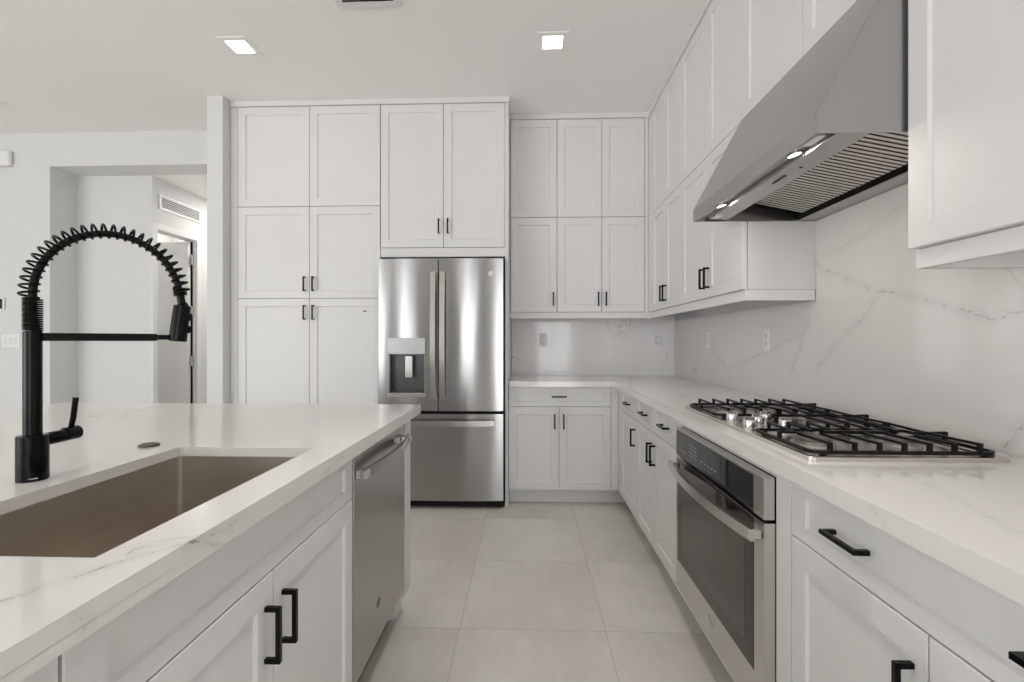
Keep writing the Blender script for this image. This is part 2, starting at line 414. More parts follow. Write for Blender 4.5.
# ------------------------------------------------------------------ cabinet building kit
DT = 0.02
def door_bm(w_, h, fr=0.057, rec=0.008, t=DT, frz=None):
    """shaker leaf: x 0..w, z 0..h, front face y = 0, back y = t"""
    bm = bmesh.new(); e = 0.0016
    frz = fr if frz is None else frz
    def ring(ix, y, iz=None):
        iz = ix if iz is None else iz
        return [bm.verts.new(p) for p in ((ix, y, iz), (w_ - ix, y, iz), (w_ - ix, y, h - iz), (ix, y, h - iz))]
    R = [ring(0, t), ring(0, e), ring(e, 0), ring(fr, 0, frz), ring(fr + 0.0035, rec, frz + 0.0035)]
    for A, C in zip(R[:-1], R[1:]):
        for k in range(4): bm.faces.new((A[k], A[(k + 1) % 4], C[(k + 1) % 4], C[k]))
    bm.faces.new(R[0][::-1]); bm.faces.new(R[-1])
    return bm
PULL = {}
def pull_mesh(L, vertical):
    key = (round(L, 4), vertical)
    if key not in PULL:
        bm = bmesh.new(); s = 0.005; d = 0.033
        box(bm, -L / 2, L / 2, -d, -d + 2 * s, -s, s, 0.0008)
        for sx in (-1, 1):
            x = sx * (L / 2 - s)
            box(bm, x - s, x + s, -d + 2 * s - 0.0005, -0.0005, -s, s, 0.0006)
        if vertical: bmesh.ops.rotate(bm, verts=bm.verts[:], cent=(0, 0, 0), matrix=Matrix.Rotation(PI / 2, 3, 'Y'))
        bmesh.ops.recalc_face_normals(bm, faces=bm.faces[:])
        me = bpy.data.meshes.new('bar_pull'); bm.to_mesh(me); bm.free(); me.materials.append(M['black'])
        PULL[key] = me
    return PULL[key]
def add_pull(parent, x, z, L, vertical):
    o = bpy.data.objects.new('handle', pull_mesh(L, vertical)); COL.objects.link(o)
    o.parent = parent; o.location = (x, 0, z)
def front(root, kind, x0, x1, z0, z1, pulls=(), fr=0.057, L=0.108):
    g = 0.0019
    f = obj(kind, door_bm(x1 - x0 - 2 * g, z1 - z0 - 2 * g, fr, frz=fr if z1 - z0 > 0.3 else 0.034), M['cab'], root, loc=(x0 + g, 0, z0 + g))
    for (px, pz, v) in pulls: add_pull(f, px - x0 - g, pz - z0 - g, L, v)
    return f
def carcass(root, W, D, z0, z1, toe=0.0, hollow=False, open_top=False, rail=0.0):
    y0 = DT + 0.004
    bm = bmesh.new(); zb = z0 + toe
    if hollow:
        t = 0.018
        box(bm, 0.0005, t, y0, D, zb, z1); box(bm, W - t, W - 0.0005, y0, D, zb, z1)
        box(bm, t, W - t, y0, D, zb, zb + t); box(bm, t, W - t, D - t, D, zb + t, z1)
        if not open_top: box(bm, t, W - t, y0, D - t, z1 - t, z1)
    else: box(bm, 0.0005, W - 0.0005, y0, D, zb, z1, 0.0008)
    b = obj('body', bm, M['cab_in'], root)
    if toe: obj('toe_kick', BOX(0.0005, W - 0.0005, 0.085, 0.1, z0, zb - 0.0005), M['cab'], root)
    return b
def filler(root, x0, x1, z0, z1, y0=0.0, y1=None, name='filler_strip'):
    return obj(name, BOX(x0, x1, y0, DT if y1 is None else y1, z0, z1, 0.001), M['cab'], root)
BACK, RIGHT, ISL = 0, -PI / 2, PI / 2

# --- tall pantry block on the back wall
YT = 3.405; TD = YB - 0.004 - YT
TOPZ = 2.958; S1, S2 = 2.212, 1.527
XP0, XP1, XP2, XP3 = -2.226, -2.17, -1.625, -1.093
r = thing('pantry_cabinet', 'tall white pantry cabinet with four doors, standing between grey pilaster and stainless refrigerator', 'cabinet', (XP0, YT, 0))
W_ = XP3 - XP0
carcass(r, W_, TD, 0, S1 - 0.0008, toe=0.11)
a, b, c = XP1 - XP0, XP2 - XP0, W_
filler(r, 0.001, a - 0.001, 0.11, S1 - 0.001)
front(r, 'door', a, b, S2, S1, [(b - 0.033, S2 + 0.107, True)]); front(r, 'door', b, c, S2, S1, [(b + 0.033, S2 + 0.107, True)])
front(r, 'door', a, b, 0.11, S2, [(b - 0.033, S2 - 0.105, True)])
d4 = front(r, 'door', b, c, 0.11, S2, [(b + 0.033, S2 - 0.105, True)])
st = obj('sticker', BOX(0.40, 0.43, 0.0004 - 0.001, 0.0002, 1.313, 1.325), M['grey'], d4); st.location = (0, 0.0, 0)
bm = bmesh.new()
for k in range(3): box(bm, 0.403 + k * 0.009, 0.409 + k * 0.009, -0.0014, -0.0009, 1.315, 1.323)
obj('sticker_print', bm, M['dkgrey'], d4)
r = thing('wall_cabinet', 'white two-door cabinet without handles at the ceiling, on top of the tall pantry', 'cabinet', (XP0, YT, S1))
h = TOPZ - S1
carcass(r, W_, TD, 0.0008, h)
filler(r, 0.001, a - 0.001, 0.001, h)
front(r, 'door', a, b, 0, h); front(r, 'door', b, c, 0, h)
# --- over the fridge
XF1 = -0.168; Z0 = 1.898
r = thing('fridge_surround_cabinet', 'white two-door cabinet with side panel built above and around the stainless refrigerator', 'cabinet', (XP3 + 0.001, YT, 0))
W_ = XF1 - XP3 - 0.001; m_ = -0.622 - XP3
bm = bmesh.new(); box(bm, 0.0005, W_ - 0.0005, DT + 0.001, TD, Z0 - 0.06, TOPZ, 0.0008); obj('body', bm, M['cab_in'], r)
front(r, 'door', 0.002, m_, Z0, TOPZ, [(m_ - 0.033, Z0 + 0.155, True)])
front(r, 'door', m_, W_, Z0, TOPZ, [(m_ + 0.033, Z0 + 0.155, True)])
obj('frieze_panel', BOX(0.002, W_, 0.001, DT, 1.83, Z0 - 0.002, 0.001), M['cab'], r)
obj('side_panel', BOX(W_ + 0.0008, W_ + 0.024, 0, TD, 0, TOPZ, 0.001), M['cab'], r)

# --- wall cabinets on the back wall
YU = 3.675; UD = YB - 0.004 - YU
UX = [-0.139, 0.229, 0.580, 0.914]; XU = 0.945     # XU: door plane of the right run
US, UB = 2.185, 1.437
def upper(name_label, x0, x1, splits, z0, z1, pulls, loc_fn, D, extra=None, name='wall_cabinet'):
    r = thing(name, name_label, 'cabinet', loc_fn(x0, z0), loc_fn.rz)
    W = x1 - x0; H = z1 - z0
    carcass(r, W, D, 0.0006, H - 0.0006)
    ss = [0] + [s - x0 for s in splits] + [W]
    for i in range(len(ss) - 1):
        ps = [(ss[i] + dx if dx > 0 else ss[i + 1] + dx, zc - z0, True) for (k, dx, zc) in pulls if k == i]
        front(r, 'door', ss[i], ss[i + 1], 0, H, ps)
    return r
def back_loc(x0, z0): return (x0, YU, z0)
back_loc.rz = BACK
hz = UB + 0.103
upper('narrow white single-door wall cabinet right beside the fridge panel, above the marble backsplash', UX[0], UX[1], [], UB, US, [(0, -0.03, hz)], back_loc, UD)
r = upper('white two-door wall cabinet with two handles above the back backsplash, in the corner', UX[1], UX[3], [UX[2]], UB, US, [(0, -0.03, hz), (1, 0.03, hz)], back_loc, UD)
filler(r, UX[3] - UX[1] + 0.001, XU - UX[1] - 0.001, 0.0, US - UB - 0.0006)
upper('single-door white top cabinet at the ceiling, beside the taller cabinet over the refrigerator', UX[0], UX[1], [], US, TOPZ, [], back_loc, UD)
r = upper('two-door white top cabinet at the ceiling of the back wall, next to the room corner', UX[1], UX[3], [UX[2]], US, TOPZ, [], back_loc, UD)
filler(r, UX[3] - UX[1] + 0.001, XU - UX[1] - 0.001, 0.0006, TOPZ - US)

# --- wall cabinets on the right wall (local x runs towards the camera)
RD = XR - 0.004 - XU
def right_loc(s, z0): return (XU, -s, z0)
right_loc.rz = RIGHT
RY = [3.58, 3.24, 2.905, 2.49, 2.083, 1.638, 1.193]
r = upper('narrow two-door white wall cabinet on the range wall, in the corner', -RY[0], -RY[2], [-RY[1]], UB, US, [(0, -0.03, hz), (1, 0.03, hz)], right_loc, RD)
filler(r, -0.094, -0.001, 0.0, US - UB - 0.0006)
r = upper('two-door white wall cabinet with bare end panel, just beyond the range hood', -RY[2], -RY[4], [-RY[3]], UB, US, [(0, -0.03, hz), (1, 0.03, hz)], right_loc, RD)
r = upper('narrow two-door white top cabinet at the ceiling of range wall, nearest the corner', -RY[0], -RY[2], [-RY[1]], US, TOPZ, [], right_loc, RD)
filler(r, -0.094, -0.001, 0.0006, TOPZ - US)
upper('two-door white top cabinet at the ceiling, between corner pair and hood', -RY[2], -RY[4], [-RY[3]], US, TOPZ, [], right_loc, RD)
upper('wide two-door white top cabinet directly above the stainless range hood', -RY[4], -RY[6], [-RY[5]], US, TOPZ, [], right_loc, RD)
upper('large white wall cabinet in the near right foreground, cut off by the photo edge', -RY[6], -0.33, [-0.76], UB, US, [], right_loc, RD)
upper('white top cabinet at the ceiling above the near foreground wall cabinet', -RY[6], -0.33, [-0.76], US, TOPZ, [], right_loc, RD)

# crown and light rails
def trimobj(name, label_bm): return struct(name, label_bm, M['cab'])
bm = bmesh.new()
def crown(bm, x0, x1, y0, y1): box(bm, x0, x1, y0, y1, TOPZ + 0.0008, CZ - 0.0004, 0.0015)
crown(bm, XP0, XF1 + 0.03, YT - 0.012, YT + 0.012); crown(bm, XF1 + 0.006, XF1 + 0.03, YT + 0.012, YU - 0.012)
crown(bm, XF1 + 0.006, XU + 0.012, YU - 0.012, YU + 0.012); crown(bm, XU - 0.012, XU + 0.012, 0.33, YU - 0.012)
struct('trim_2', bm, M['cab'])
bm = bmesh.new(); zr0, zr1 = UB - 0.048, UB - 0.0006
box(bm, UX[0], XU + 0.03, YU + 0.012, YU + 0.034, zr0, zr1, 0.001)
box(bm, XU + 0.012, XU + 0.034, RY[4] + 0.022, YU + 0.012, zr0, zr1, 0.001)
box(bm, XU + 0.012, XR - 0.024, RY[4] - 0.0, RY[4] + 0.022, zr0, zr1, 0.001)
struct('trim_3', bm, M['cab'])
bm = bmesh.new()
box(bm, XU + 0.02, XU + 0.042, 0.33, RY[6] - 0.001, zr0, zr1, 0.001); box(bm, XU + 0.042, XR - 0.024, RY[6] - 0.023, RY[6] - 0.001, zr0, zr1, 0.001)
struct('trim_4', bm, M['cab'])

# --- base cabinets
CT = 0.8735
YBB = 3.425; XBR = 0.66
r = thing('base_cabinet', 'white base cabinet on the back wall with one wide drawer over two doors, beside refrigerator', 'cabinet', (-0.142, YBB, 0))
W_ = 0.608 + 0.142; md = 0.228 + 0.142
carcass(r, W_, YB - 0.004 - YBB, 0, CT, toe=0.115)
filler(r, W_ + 0.001, XBR + 0.142 - 0.001, 0.115, CT); obj('toe_return', BOX(W_, XBR + 0.085 + 0.142, 0.085, 0.1, 0, 0.1145), M['cab'], r)
front(r, 'drawer', 0, W_, 0.728, CT - 0.002, [(md, 0.803, False)], 0.045)
front(r, 'door', 0, md, 0.115, 0.728, [(md - 0.033, 0.62, True)]); front(r, 'door', md, W_, 0.115, 0.728, [(md + 0.033, 0.62, True)])

BD = XR - 0.004 - XBR
def base_right(label, y0, y1, **k):
    r = thing('base_cabinet', label, 'cabinet', (XBR, y0, 0), RIGHT)
    return r, y0 - y1
r, W_ = base_right('narrow white base cabinet on the range wall, one drawer and door, in the corner', 3.33, 2.855)
carcass(r, W_, BD, 0, CT, toe=0.115)
filler(r, -0.093, -0.001, 0.115, CT)
front(r, 'drawer', 0, W_, 0.725, CT - 0.002, [(W_ / 2 + 0.02, 0.80, False)], 0.045)
front(r, 'door', 0, W_, 0.115, 0.725, [(W_ - 0.033, 0.615, True)])
r, W_ = base_right('white base cabinet with two drawers over two doors, beside the wall oven', 2.854, 2.085)
md = 2.854 - 2.47
carcass(r, W_, BD, 0, CT, toe=0.115)
front(r, 'drawer', 0, md, 0.725, CT - 0.002, [(md / 2 + 0.02, 0.80, False)], 0.045); front(r, 'drawer', md, W_, 0.725, CT - 0.002, [((md + W_) / 2 + 0.03, 0.80, False)], 0.045)
front(r, 'door', 0, md, 0.115, 0.725, [(md - 0.033, 0.615, True)]); front(r, 'door', md, W_, 0.115, 0.725, [(md + 0.033, 0.615, True)])
# oven housing
OY0, OY1 = 2.084, 1.192
r = thing('oven_cabinet', 'white cabinet housing around the built-in stainless oven, under the cooktop', 'cabinet', (XBR, OY0, 0), RIGHT)
W_ = OY0 - OY1
carcass(r, W_, BD, 0, CT, toe=0.115, hollow=True)
for x0, x1 in ((0.0, 0.078), (OY0 - 1.262, W_)): filler(r, x0 + 0.001, x1 - 0.001, 0.115, CT, name='face_stile')
obj('face_rail', BOX(0.08, OY0 - 1.264, 0, DT, 0.847, CT, 0.001), M['cab'], r)
obj('bottom_panel', BOX(0.08, OY0 - 1.264, 0, DT, 0.115, 0.168, 0.001), M['cab'], r)
r, W_ = base_right('wide white base cabinet in the near right foreground, long drawer with two handles', 1.191, 0.38)
carcass(r, W_, BD, 0, CT, toe=0.115); md = 0.40
front(r, 'drawer', 0, W_, 0.725, CT - 0.002, [(0.218, 0.80, False), (0.615, 0.80, False)])
front(r, 'door', 0, md, 0.115, 0.725, [(md - 0.030, 0.605, True)]); front(r, 'door', md, W_, 0.115, 0.725, [(md + 0.030, 0.605, True)])

# --- countertop and backsplash
CX = 0.626; CTZ0, CTZ1 = 0.874, 0.914
bm = bmesh.new()
ox, oy = XR - 0.022, YB - 0.022
prism(bm, [(-0.1385, YBB - 0.035), (CX, YBB - 0.035), (CX, 0.36), (ox, 0.36), (ox, oy), (-0.1385, oy)], CTZ0, CTZ1, 'Z', 0.0015)
tag(obj('countertop', bm, M['quartz_counter']), 'L-shaped white quartz countertop along the back wall and under the gas cooktop', 'countertop')
tag(obj('backsplash', BOX(-0.141, ox - 0.0005, oy + 0.001, YB - 0.001, CTZ0 + 0.002, UB - 0.002), M['quartz_back']), 'grey-white marbled slab on the back wall between counter and wall cabinets', 'backsplash')
bm = bmesh.new()
zb_, zm_, zt_ = CTZ0 + 0.002, UB - 0.05, US - 0.001
prism(bm, [(0.36, zb_), (YB - 0.001, zb_), (YB - 0.001, zm_), (RY[4] - 0.001, zm_), (RY[4] - 0.001, zt_), (RY[6] + 0.001, zt_), (RY[6] + 0.001, zm_), (0.36, zm_)], ox + 0.001, XR - 0.001, 'X')
tag(obj('backsplash', bm, M['quartz_range']), 'white marbled slab with long grey veins on the range wall behind the cooktop', 'backsplash')

# ------------------------------------------------------------------ island
IX = -0.535; IW = -2.24; IE = 2.155; IN = -0.28
bm = bmesh.new()
hx0, hx1, hy0, hy1 = -0.972, -0.591, 0.615, 1.265
def gridslab(bm, xs, ys, skip, z0, z1):
    V = {}
    def v(x, y, z):
        k = (x, y, z)
        if k not in V: V[k] = bm.verts.new(k)
        return V[k]
    nx, ny = len(xs) - 1, len(ys) - 1
    def solid(i, j): return 0 <= i < nx and 0 <= j < ny and (i, j) not in skip
    for i in range(nx):
        for j in range(ny):
            if not solid(i, j): continue
            a, b, c, d = xs[i], xs[i + 1], ys[j], ys[j + 1]
            bm.faces.new([v(a, c, z1), v(b, c, z1), v(b, d, z1), v(a, d, z1)]); bm.faces.new([v(a, c, z0), v(a, d, z0), v(b, d, z0), v(b, c, z0)])
            for (di, dj, p, q) in ((-1, 0, (a, d), (a, c)), (1, 0, (b, c), (b, d)), (0, -1, (a, c), (b, c)), (0, 1, (b, d), (a, d))):
                if not solid(i + di, j + dj): bm.faces.new([v(*p, z0), v(*q, z0), v(*q, z1), v(*p, z1)])
    es = [e for e in bm.edges if len(e.link_faces) == 2 and e.calc_face_angle(0) > 0.5 and all(abs(q.co.z - z1) < 1e-6 for q in e.verts)]
    bmesh.ops.bevel(bm, geom=es, offset=0.0015, segments=2, affect='EDGES')
gridslab(bm, [IW, hx0, hx1, -0.50], [IN, hy0, hy1, IE], {(1, 1)}, 0.889, CTZ1)
for x0, x1, y0, y1 in ((-0.52, -0.50, IN, IE), (IW, IW + 0.02, IN, IE), (IW + 0.02, -0.52, IN, IN + 0.02), (IW + 0.02, -0.52, IE - 0.02, IE)): box(bm, x0, x1, y0, y1, CTZ0, 0.8895)
tag(obj('island_countertop', bm, M['quartz_island']), 'white quartz island countertop with sink cutout in the left foreground', 'countertop')
r = thing('sink_cabinet', 'white island base cabinet under the sink, long false front over two doors', 'cabinet', (IX, 0.516, 0), ISL)
W_ = 1.403 - 0.516; md = 0.962 - 0.516
carcass(r, W_, 0.6, 0, CT, toe=0.115, hollow=True, open_top=True)
front(r, 'false_drawer_front', 0, W_, 0.730, CT - 0.004)
front(r, 'door', 0, md, 0.115, 0.730, [(md - 0.033, 0.612, True)], L=0.115); front(r, 'door', md, W_, 0.115, 0.730, [(md + 0.033, 0.612, True)], L=0.115)
r = thing('island_cabinet', 'white island base cabinet at the bottom left corner of photo, next to sink cabinet', 'cabinet', (IX, -0.25, 0), ISL)
W_ = 0.515 + 0.25
carcass(r, W_, 0.6, 0, CT, toe=0.115)
front(r, 'drawer', 0, W_, 0.730, CT - 0.004, [(W_ / 2, 0.80, False)]); front(r, 'door', 0, W_ / 2, 0.115, 0.730, [(W_ / 2 - 0.033, 0.612, True)]); front(r, 'door', W_ / 2, W_, 0.115, 0.730, [(W_ / 2 + 0.033, 0.612, True)])
bm = bmesh.new(); box(bm, -1.8, -0.535, 1.99, 2.10, 0.10, 0.8885, 0.001); box(bm, -1.8, -0.575, 2.0, 2.085, 0, 0.10)
r = tag(obj('island_end_panel', bm, M['cab']), 'white end panel of the island beside the dishwasher, facing the refrigerator', 'panel')
tag(obj('island_back_panel', BOX(-1.8, -1.145, -0.25, 1.988, 0, 0.8885, 0.001), M['cab']), 'white seating-side back panel hidden under the island countertop', 'panel')

# sink
r = thing('undermount_sink', 'deep brownish stainless steel sink set under the island countertop', 'sink', (0, 0, 0))
bm = bmesh.new(); g = 0.007
sx0, sx1, sy0, sy1, zt, zb, t = hx0 - g, hx1 + g, hy0 - g, hy1 + g, 0.888, 0.64, 0.012
def rrect(x0, x1, y0, y1, rad, z, n=5):
    P = []
    for cx, cy, a0 in ((x1 - rad, y1 - rad, 0), (x0 + rad, y1 - rad, PI / 2), (x0 + rad, y0 + rad, PI), (x1 - rad, y0 + rad, 1.5 * PI)):
        for k in range(n + 1):
            a_ = a0 + k * PI / 2 / n; P.append((cx + rad * math.cos(a_), cy + rad * math.sin(a_), z))
    return P
def loft(bm, loops, cap0=False, cap1=False):
    R = [[bm.verts.new(p) for p in L] for L in loops]; n = len(R[0])
    for A, C in zip(R[:-1], R[1:]):
        for k in range(n): bm.faces.new((A[k], A[(k + 1) % n], C[(k + 1) % n], C[k]))
    if cap0: bm.faces.new(R[0][::-1])
    if cap1: bm.faces.new(R[-1])
loops = [rrect(sx0 - 0.02, sx1 + 0.008, sy0 - 0.02, sy1 + 0.02, 0.014, zt), rrect(sx0, sx1, sy0, sy1, 0.012, zt)]
for k in range(5):
    a_ = k / 4 * PI / 2; q = 0.014
    loops.append(rrect(sx0 + q * (1 - math.cos(a_)), sx1 - q * (1 - math.cos(a_)), sy0 + q * (1 - math.cos(a_)), sy1 - q * (1 - math.cos(a_)), 0.012, zb + q * (1 - math.sin(a_))))
loops.append(rrect(-0.83, -0.73, 0.88, 1.0, 0.012, zb - 0.004))
loft(bm, loops, False, True)
o = obj('basin', bm, M['sinksteel'], r, smooth=True)
sm = o.modifiers.new('thickness', 'SOLIDIFY'); sm.thickness = 0.0015; sm.offset = -1 
bm = bmesh.new(); lathe(bm, [(0.055, zb - 0.001), (0.055, zb + 0.003), (0.048, zb + 0.004), (0.04, zb + 0.001), (0.001, zb + 0.001)], 32, c=(-0.78, 0.94, 0)); obj('drain', bm, M['chrome'], r, smooth=True)

# faucet
FX, FY = -1.057, 0.957
r = thing('kitchen_faucet', 'matte black spring pull-down faucet standing on the island beside the sink', 'faucet', (FX, FY, CTZ1))
bm = bmesh.new(); lathe(bm, [(0.0255, 0), (0.0262, 0.001), (0.0262, 0.094), (0.025, 0.0955), (0.014, 0.0957)], 40); obj('base', bm, M['black'], r, smooth=True)
bm = bmesh.new(); lathe(bm, [(0.0155, 0.0957), (0.0155, 0.316), (0.014, 0.3175)], 32); obj('column', bm, M['black'], r, smooth=True)
obj('maker_mark', BOX(-0.004, 0.010, -0.0266, -0.0255, 0.006, 0.008), M['grey'], r).rotation_euler = (0, 0, 0.75)
# side valve and lever on the far side (+Y)
bm = bmesh.new()
lathe(bm, [(0.0135, 0.02), (0.014, 0.021), (0.014, 0.066), (0.0135, 0.0665)], 24, axis='Y', c=(0, 0, 0.081)); obj('valve_body', bm, M['black'], r, smooth=True)
bm = bmesh.new()
lathe(bm, [(0.014, 0.067), (0.0155, 0.069), (0.0155, 0.098), (0.0135, 0.1)], 24, axis='Y', c=(0, 0, 0.083))
tube(bm, [(0.0, 0.083, 0.094), (0.004, 0.085, 0.12), (0.008, 0.087, 0.165)], [0.0055, 0.0058, 0.006], 12); obj('lever', bm, M['black'], r, smooth=True)
# dense coil, arch hose, open spring
def helix(path, rad, turns, offset=0.0, n_per=22):
    n = int(turns * n_per); L = [0]
    for p, q in zip(path[:-1], path[1:]): L.append(L[-1] + (q - p).length)
    out = []
    for i in range(n + 1):
        s = L[-1] * i / n; k = 0
        while k < len(L) - 2 and L[k + 1] < s: k += 1
        f = (s - L[k]) / max(L[k + 1] - L[k], 1e-9); p = path[k].lerp(path[k + 1], f)
        t0 = (path[min(k + 1, len(path) - 1)] - path[max(k - 1, 0)]).normalized(); t1 = (path[min(k + 2, len(path) - 1)] - path[k]).normalized()
        t = t0.lerp(t1, f).normalized()
        b = Vector((0, 1, 0)); a = b.cross(t).normalized()   # a: outward for the arch
        th = 2 * PI * turns * i / n
        out.append(p - a * 0 + a * (offset * -1) + rad * (math.cos(th) * a + math.sin(th) * b))
    return out
v0, v1 = 0.318, 0.388
bm = bmesh.new(); tube(bm, helix([Vector((0, 0, v0)), Vector((0, 0, (v0 + v1) / 2)), Vector((0, 0, v1))], 0.0150, 15), 0.0020, 8); obj('tight_coil', bm, M['black'], r, smooth=True)
ca, hw, hh = 0.1285, 0.1285, 0.147
SW = 0.73   # the spout is swivelled towards the far end of the sink

arch = [Vector((ca - hw * math.cos(u), 0, v1 + 0.008 + hh * math.sin(u))) for u in [PI * k / 48 for k in range(0, 47)]]
hose = [Vector((0, 0, v0)), Vector((0, 0, v0 + 0.04))] + arch
bm = bmesh.new(); tube(bm, hose, 0.0075, 14); ho = obj('hose', bm, M['blackpl'], r, smooth=True)
sp = [Vector((0, 0, v1))] + arch
bm = bmesh.new(); tube(bm, helix(sp, 0.0152, 27, 0.0060), 0.0026, 8); so = obj('spring', bm, M['black'], r, smooth=True)
e0 = arch[-1]; hd = Vector((0.333, 0, 0.398))
bm = bmesh.new(); tube(bm, helix([e0 + Vector((0, 0, 0.012)), e0 + Vector((0.001, 0, 0.003)), e0 + Vector((0.002, 0, -0.006))], 0.013, 4), 0.0021, 8); eo = obj('end_coil', bm, M['black'], r, smooth=True)
bm = bmesh.new()
s0, s1 = Vector((0.2615, 0, 0.383)), Vector((0.252, 0, 0.297))
tube(bm, [e0 + Vector((0.001, 0, 0)), e0.lerp(s0, 0.7), s0 + (s0 - s1).normalized() * 0.006, s0 + (s0 - s1).normalized() * 0.001, s0, s1, s1 + (s1 - s0).normalized() * 0.002], [0.0085, 0.009, 0.0105, 0.016, 0.0182, 0.0192, 0.017], 24)
hd_o = obj('spray_head', bm, M['black'], r, smooth=True)
bm = bmesh.new()
for f in (0.32, 0.68):
    p = s0.lerp(s1, f); box(bm, p.x + 0.016, p.x + 0.0235, -0.006, 0.006, p.z - 0.009, p.z + 0.009, 0.002)
obj('spray_buttons', bm, M['black'], hd_o)
bm = bmesh.new(); box(bm, 0.0145, 0.212, -0.0065, 0.0065, 0.296, 0.3135, 0.002); box(bm, 0.21, 0.2365, -0.008, 0.008, 0.299, 0.311, 0.003)
ao = obj('holder_arm', bm, M['black'], r)
for q in (ho, so, eo, hd_o, ao): q.rotation_euler = (0, 0, SW)
# air switch
bm = bmesh.new(); lathe(bm, [(0.0255, 0), (0.0255, 0.004), (0.0235, 0.006), (0.017, 0.0062), (0.016, 0.0048), (0.0005, 0.0048)], 32)
o = tag(obj('air_switch_button', bm, mat('bronze_button', (0.10, 0.08, 0.07), 0.3, 0.8), smooth=True), 'small dark round air switch button on the island behind the sink', 'button'); o.location = (-1.068, 1.275, CTZ1 + 0.0002)

# ------------------------------------------------------------------ dishwasher (front faces +X)
def emblem(parent, loc, rad, rot, m=None):
    """round maker's emblem: a rim with a two letter monogram, flat on the front"""
    bm = bmesh.new(); n = 40
    lathe(bm, [(rad, 0.0), (rad, 0.0012), (rad * 0.98, 0.0016), (rad * 0.001, 0.0012)], n)
    e = obj('emblem', bm, M['nickel'], parent, smooth=True); e.location = loc; e.rotation_euler = rot
    t = text_bm('GE', rad * 1.05); tm = obj('monogram', t, m or M['grey'], e); tm.location = (0, 0, 0.0018)
    bm = bmesh.new(); tube(bm, [(rad * 0.86 * math.cos(2 * PI * k / 32), rad * 0.86 * math.sin(2 * PI * k / 32), 0.0016) for k in range(32)], rad * 0.06, 6, closed=True)
    obj('emblem_ring', bm, m or M['grey'], e, smooth=True)
    return e
def bow_bar(bm, axis_len, bow, hgt, thk, n=24, stand=0.03):
    """horizontal bar along +x, bowed towards -y; y = 0 is the face of the appliance"""
    loops = []
    for i in range(n + 1):
        u = i / n; x = u * axis_len; y = -stand - bow * (1 - (2 * u - 1) ** 2)
        q = [(y, -hgt / 2), (y + thk, -hgt / 2), (y + thk, hgt / 2), (y, hgt / 2)]
        loops.append([(x, a_, b_) for a_, b_ in q])
    loft(bm, loops, True, True)
    es = [e for e in bm.edges if e.calc_length() > 0]
r = thing('dishwasher', 'stainless steel dishwasher with curved bar handle built into the island', 'dishwasher', (-0.531, 1.4045, 0), ISL)
W_ = 0.583
bm = bmesh.new(); box(bm, 0.0005, W_ - 0.002, 0, 0.03, 0.145, 0.864, 0.003, 2); obj('door', bm, M['steel'], r)
obj('tub', BOX(0.006, W_ - 0.006, 0.032, 0.58, 0.12, 0.868), M['gap'], r)
obj('toe_panel', BOX(0.006, W_ - 0.006, 0.07, 0.085, 0.0, 0.118), M['blackpl'], r)
bm = bmesh.new(); bow_bar(bm, W_ - 0.03, 0.026, 0.034, 0.010, stand=0.026); hb = obj('handle', bm, M['steel'], r); hb.location = (0.004, 0, 0.797)
for x in (0.005, W_ - 0.06): obj('handle_bracket', BOX(x, x + 0.036, -0.037, -0.0005, 0.783, 0.811, 0.003), M['chrome'], r)
emblem(r, (0.225, -0.0002, 0.285), 0.017, (PI / 2, 0, 0), M['dkgrey'])

# ------------------------------------------------------------------ refrigerator
FXL, FXR, FYF = -1.084, -0.176, 3.33
r = thing('refrigerator', 'stainless steel french door refrigerator with ice dispenser and bottom freezer drawer', 'refrigerator', (FXL, FYF, 0))
FW = FXR - FXL
def bulge(x): return -0.016 * (1 - (2 * x / FW - 1) ** 2)
def curved_leaf(x0, x1, z0, z1, t=0.055, hole=None, n=14):
    """door leaf with a slightly convex front; an optional rectangular opening is left through the front skin"""
    bm = bmesh.new(); ch = 0.002
    xs_ = [x0 + (x1 - x0) * k / n for k in range(n + 1)]
    xs_ = sorted(xs_ + [x0 + 0.003, x1 - 0.003])
    if hole: xs_ = sorted([x for x in xs_ if min(abs(x - hole[0]), abs(x - hole[1])) > 0.006] + [hole[0], hole[1]])
    zs_ = [z0, z1] if not hole else [z0, hole[2], hole[3], z1]
    V = {}
    def v(i, j, bk):
        if (i, j, bk) not in V:
            x = xs_[i]; y = t if bk else bulge(x)
            edge = min(x - x0, x1 - x)
            if not bk and edge < 1e-6: y += ch
            V[(i, j, bk)] = bm.verts.new((x, y, zs_[j]))
        return V[(i, j, bk)]
    nx, nz = len(xs_) - 1, len(zs_) - 1
    for i in range(nx):
        for j in range(nz):
            if hole and xs_[i] >= hole[0] - 1e-6 and xs_[i + 1] <= hole[1] + 1e-6 and j == 1: continue
            bm.faces.new([v(i, j, 0), v(i + 1, j, 0), v(i + 1, j + 1, 0), v(i, j + 1, 0)])
        bm.faces.new([v(i, 0, 0), v(i, 0, 1), v(i + 1, 0, 1), v(i + 1, 0, 0)])
        bm.faces.new([v(i, nz, 0), v(i + 1, nz, 0), v(i + 1, nz, 1), v(i, nz, 1)])
    for j in range(nz):
        bm.faces.new([v(0, j, 0), v(0, j + 1, 0), v(0, j + 1, 1), v(0, j, 1)])
        bm.faces.new([v(nx, j, 0), v(nx, j, 1), v(nx, j + 1, 1), v(nx, j + 1, 0)])
    if not hole:
        bm.faces.new([v(i, j, 1) for i, j in [(k, 0) for k in range(nx + 1)] + [(k, nz) for k in range(nx, -1, -1)]])
    return bm
GX = -0.643 - FXL
DH = (-1.0 - FXL, -0.745 - FXL, 0.835, 1.115)
DTOP = 1.803
obj('case', BOX(0.004, FW + 0.004, 0.062, 0.68, 0.02, 1.805), M['blackpl'], r)
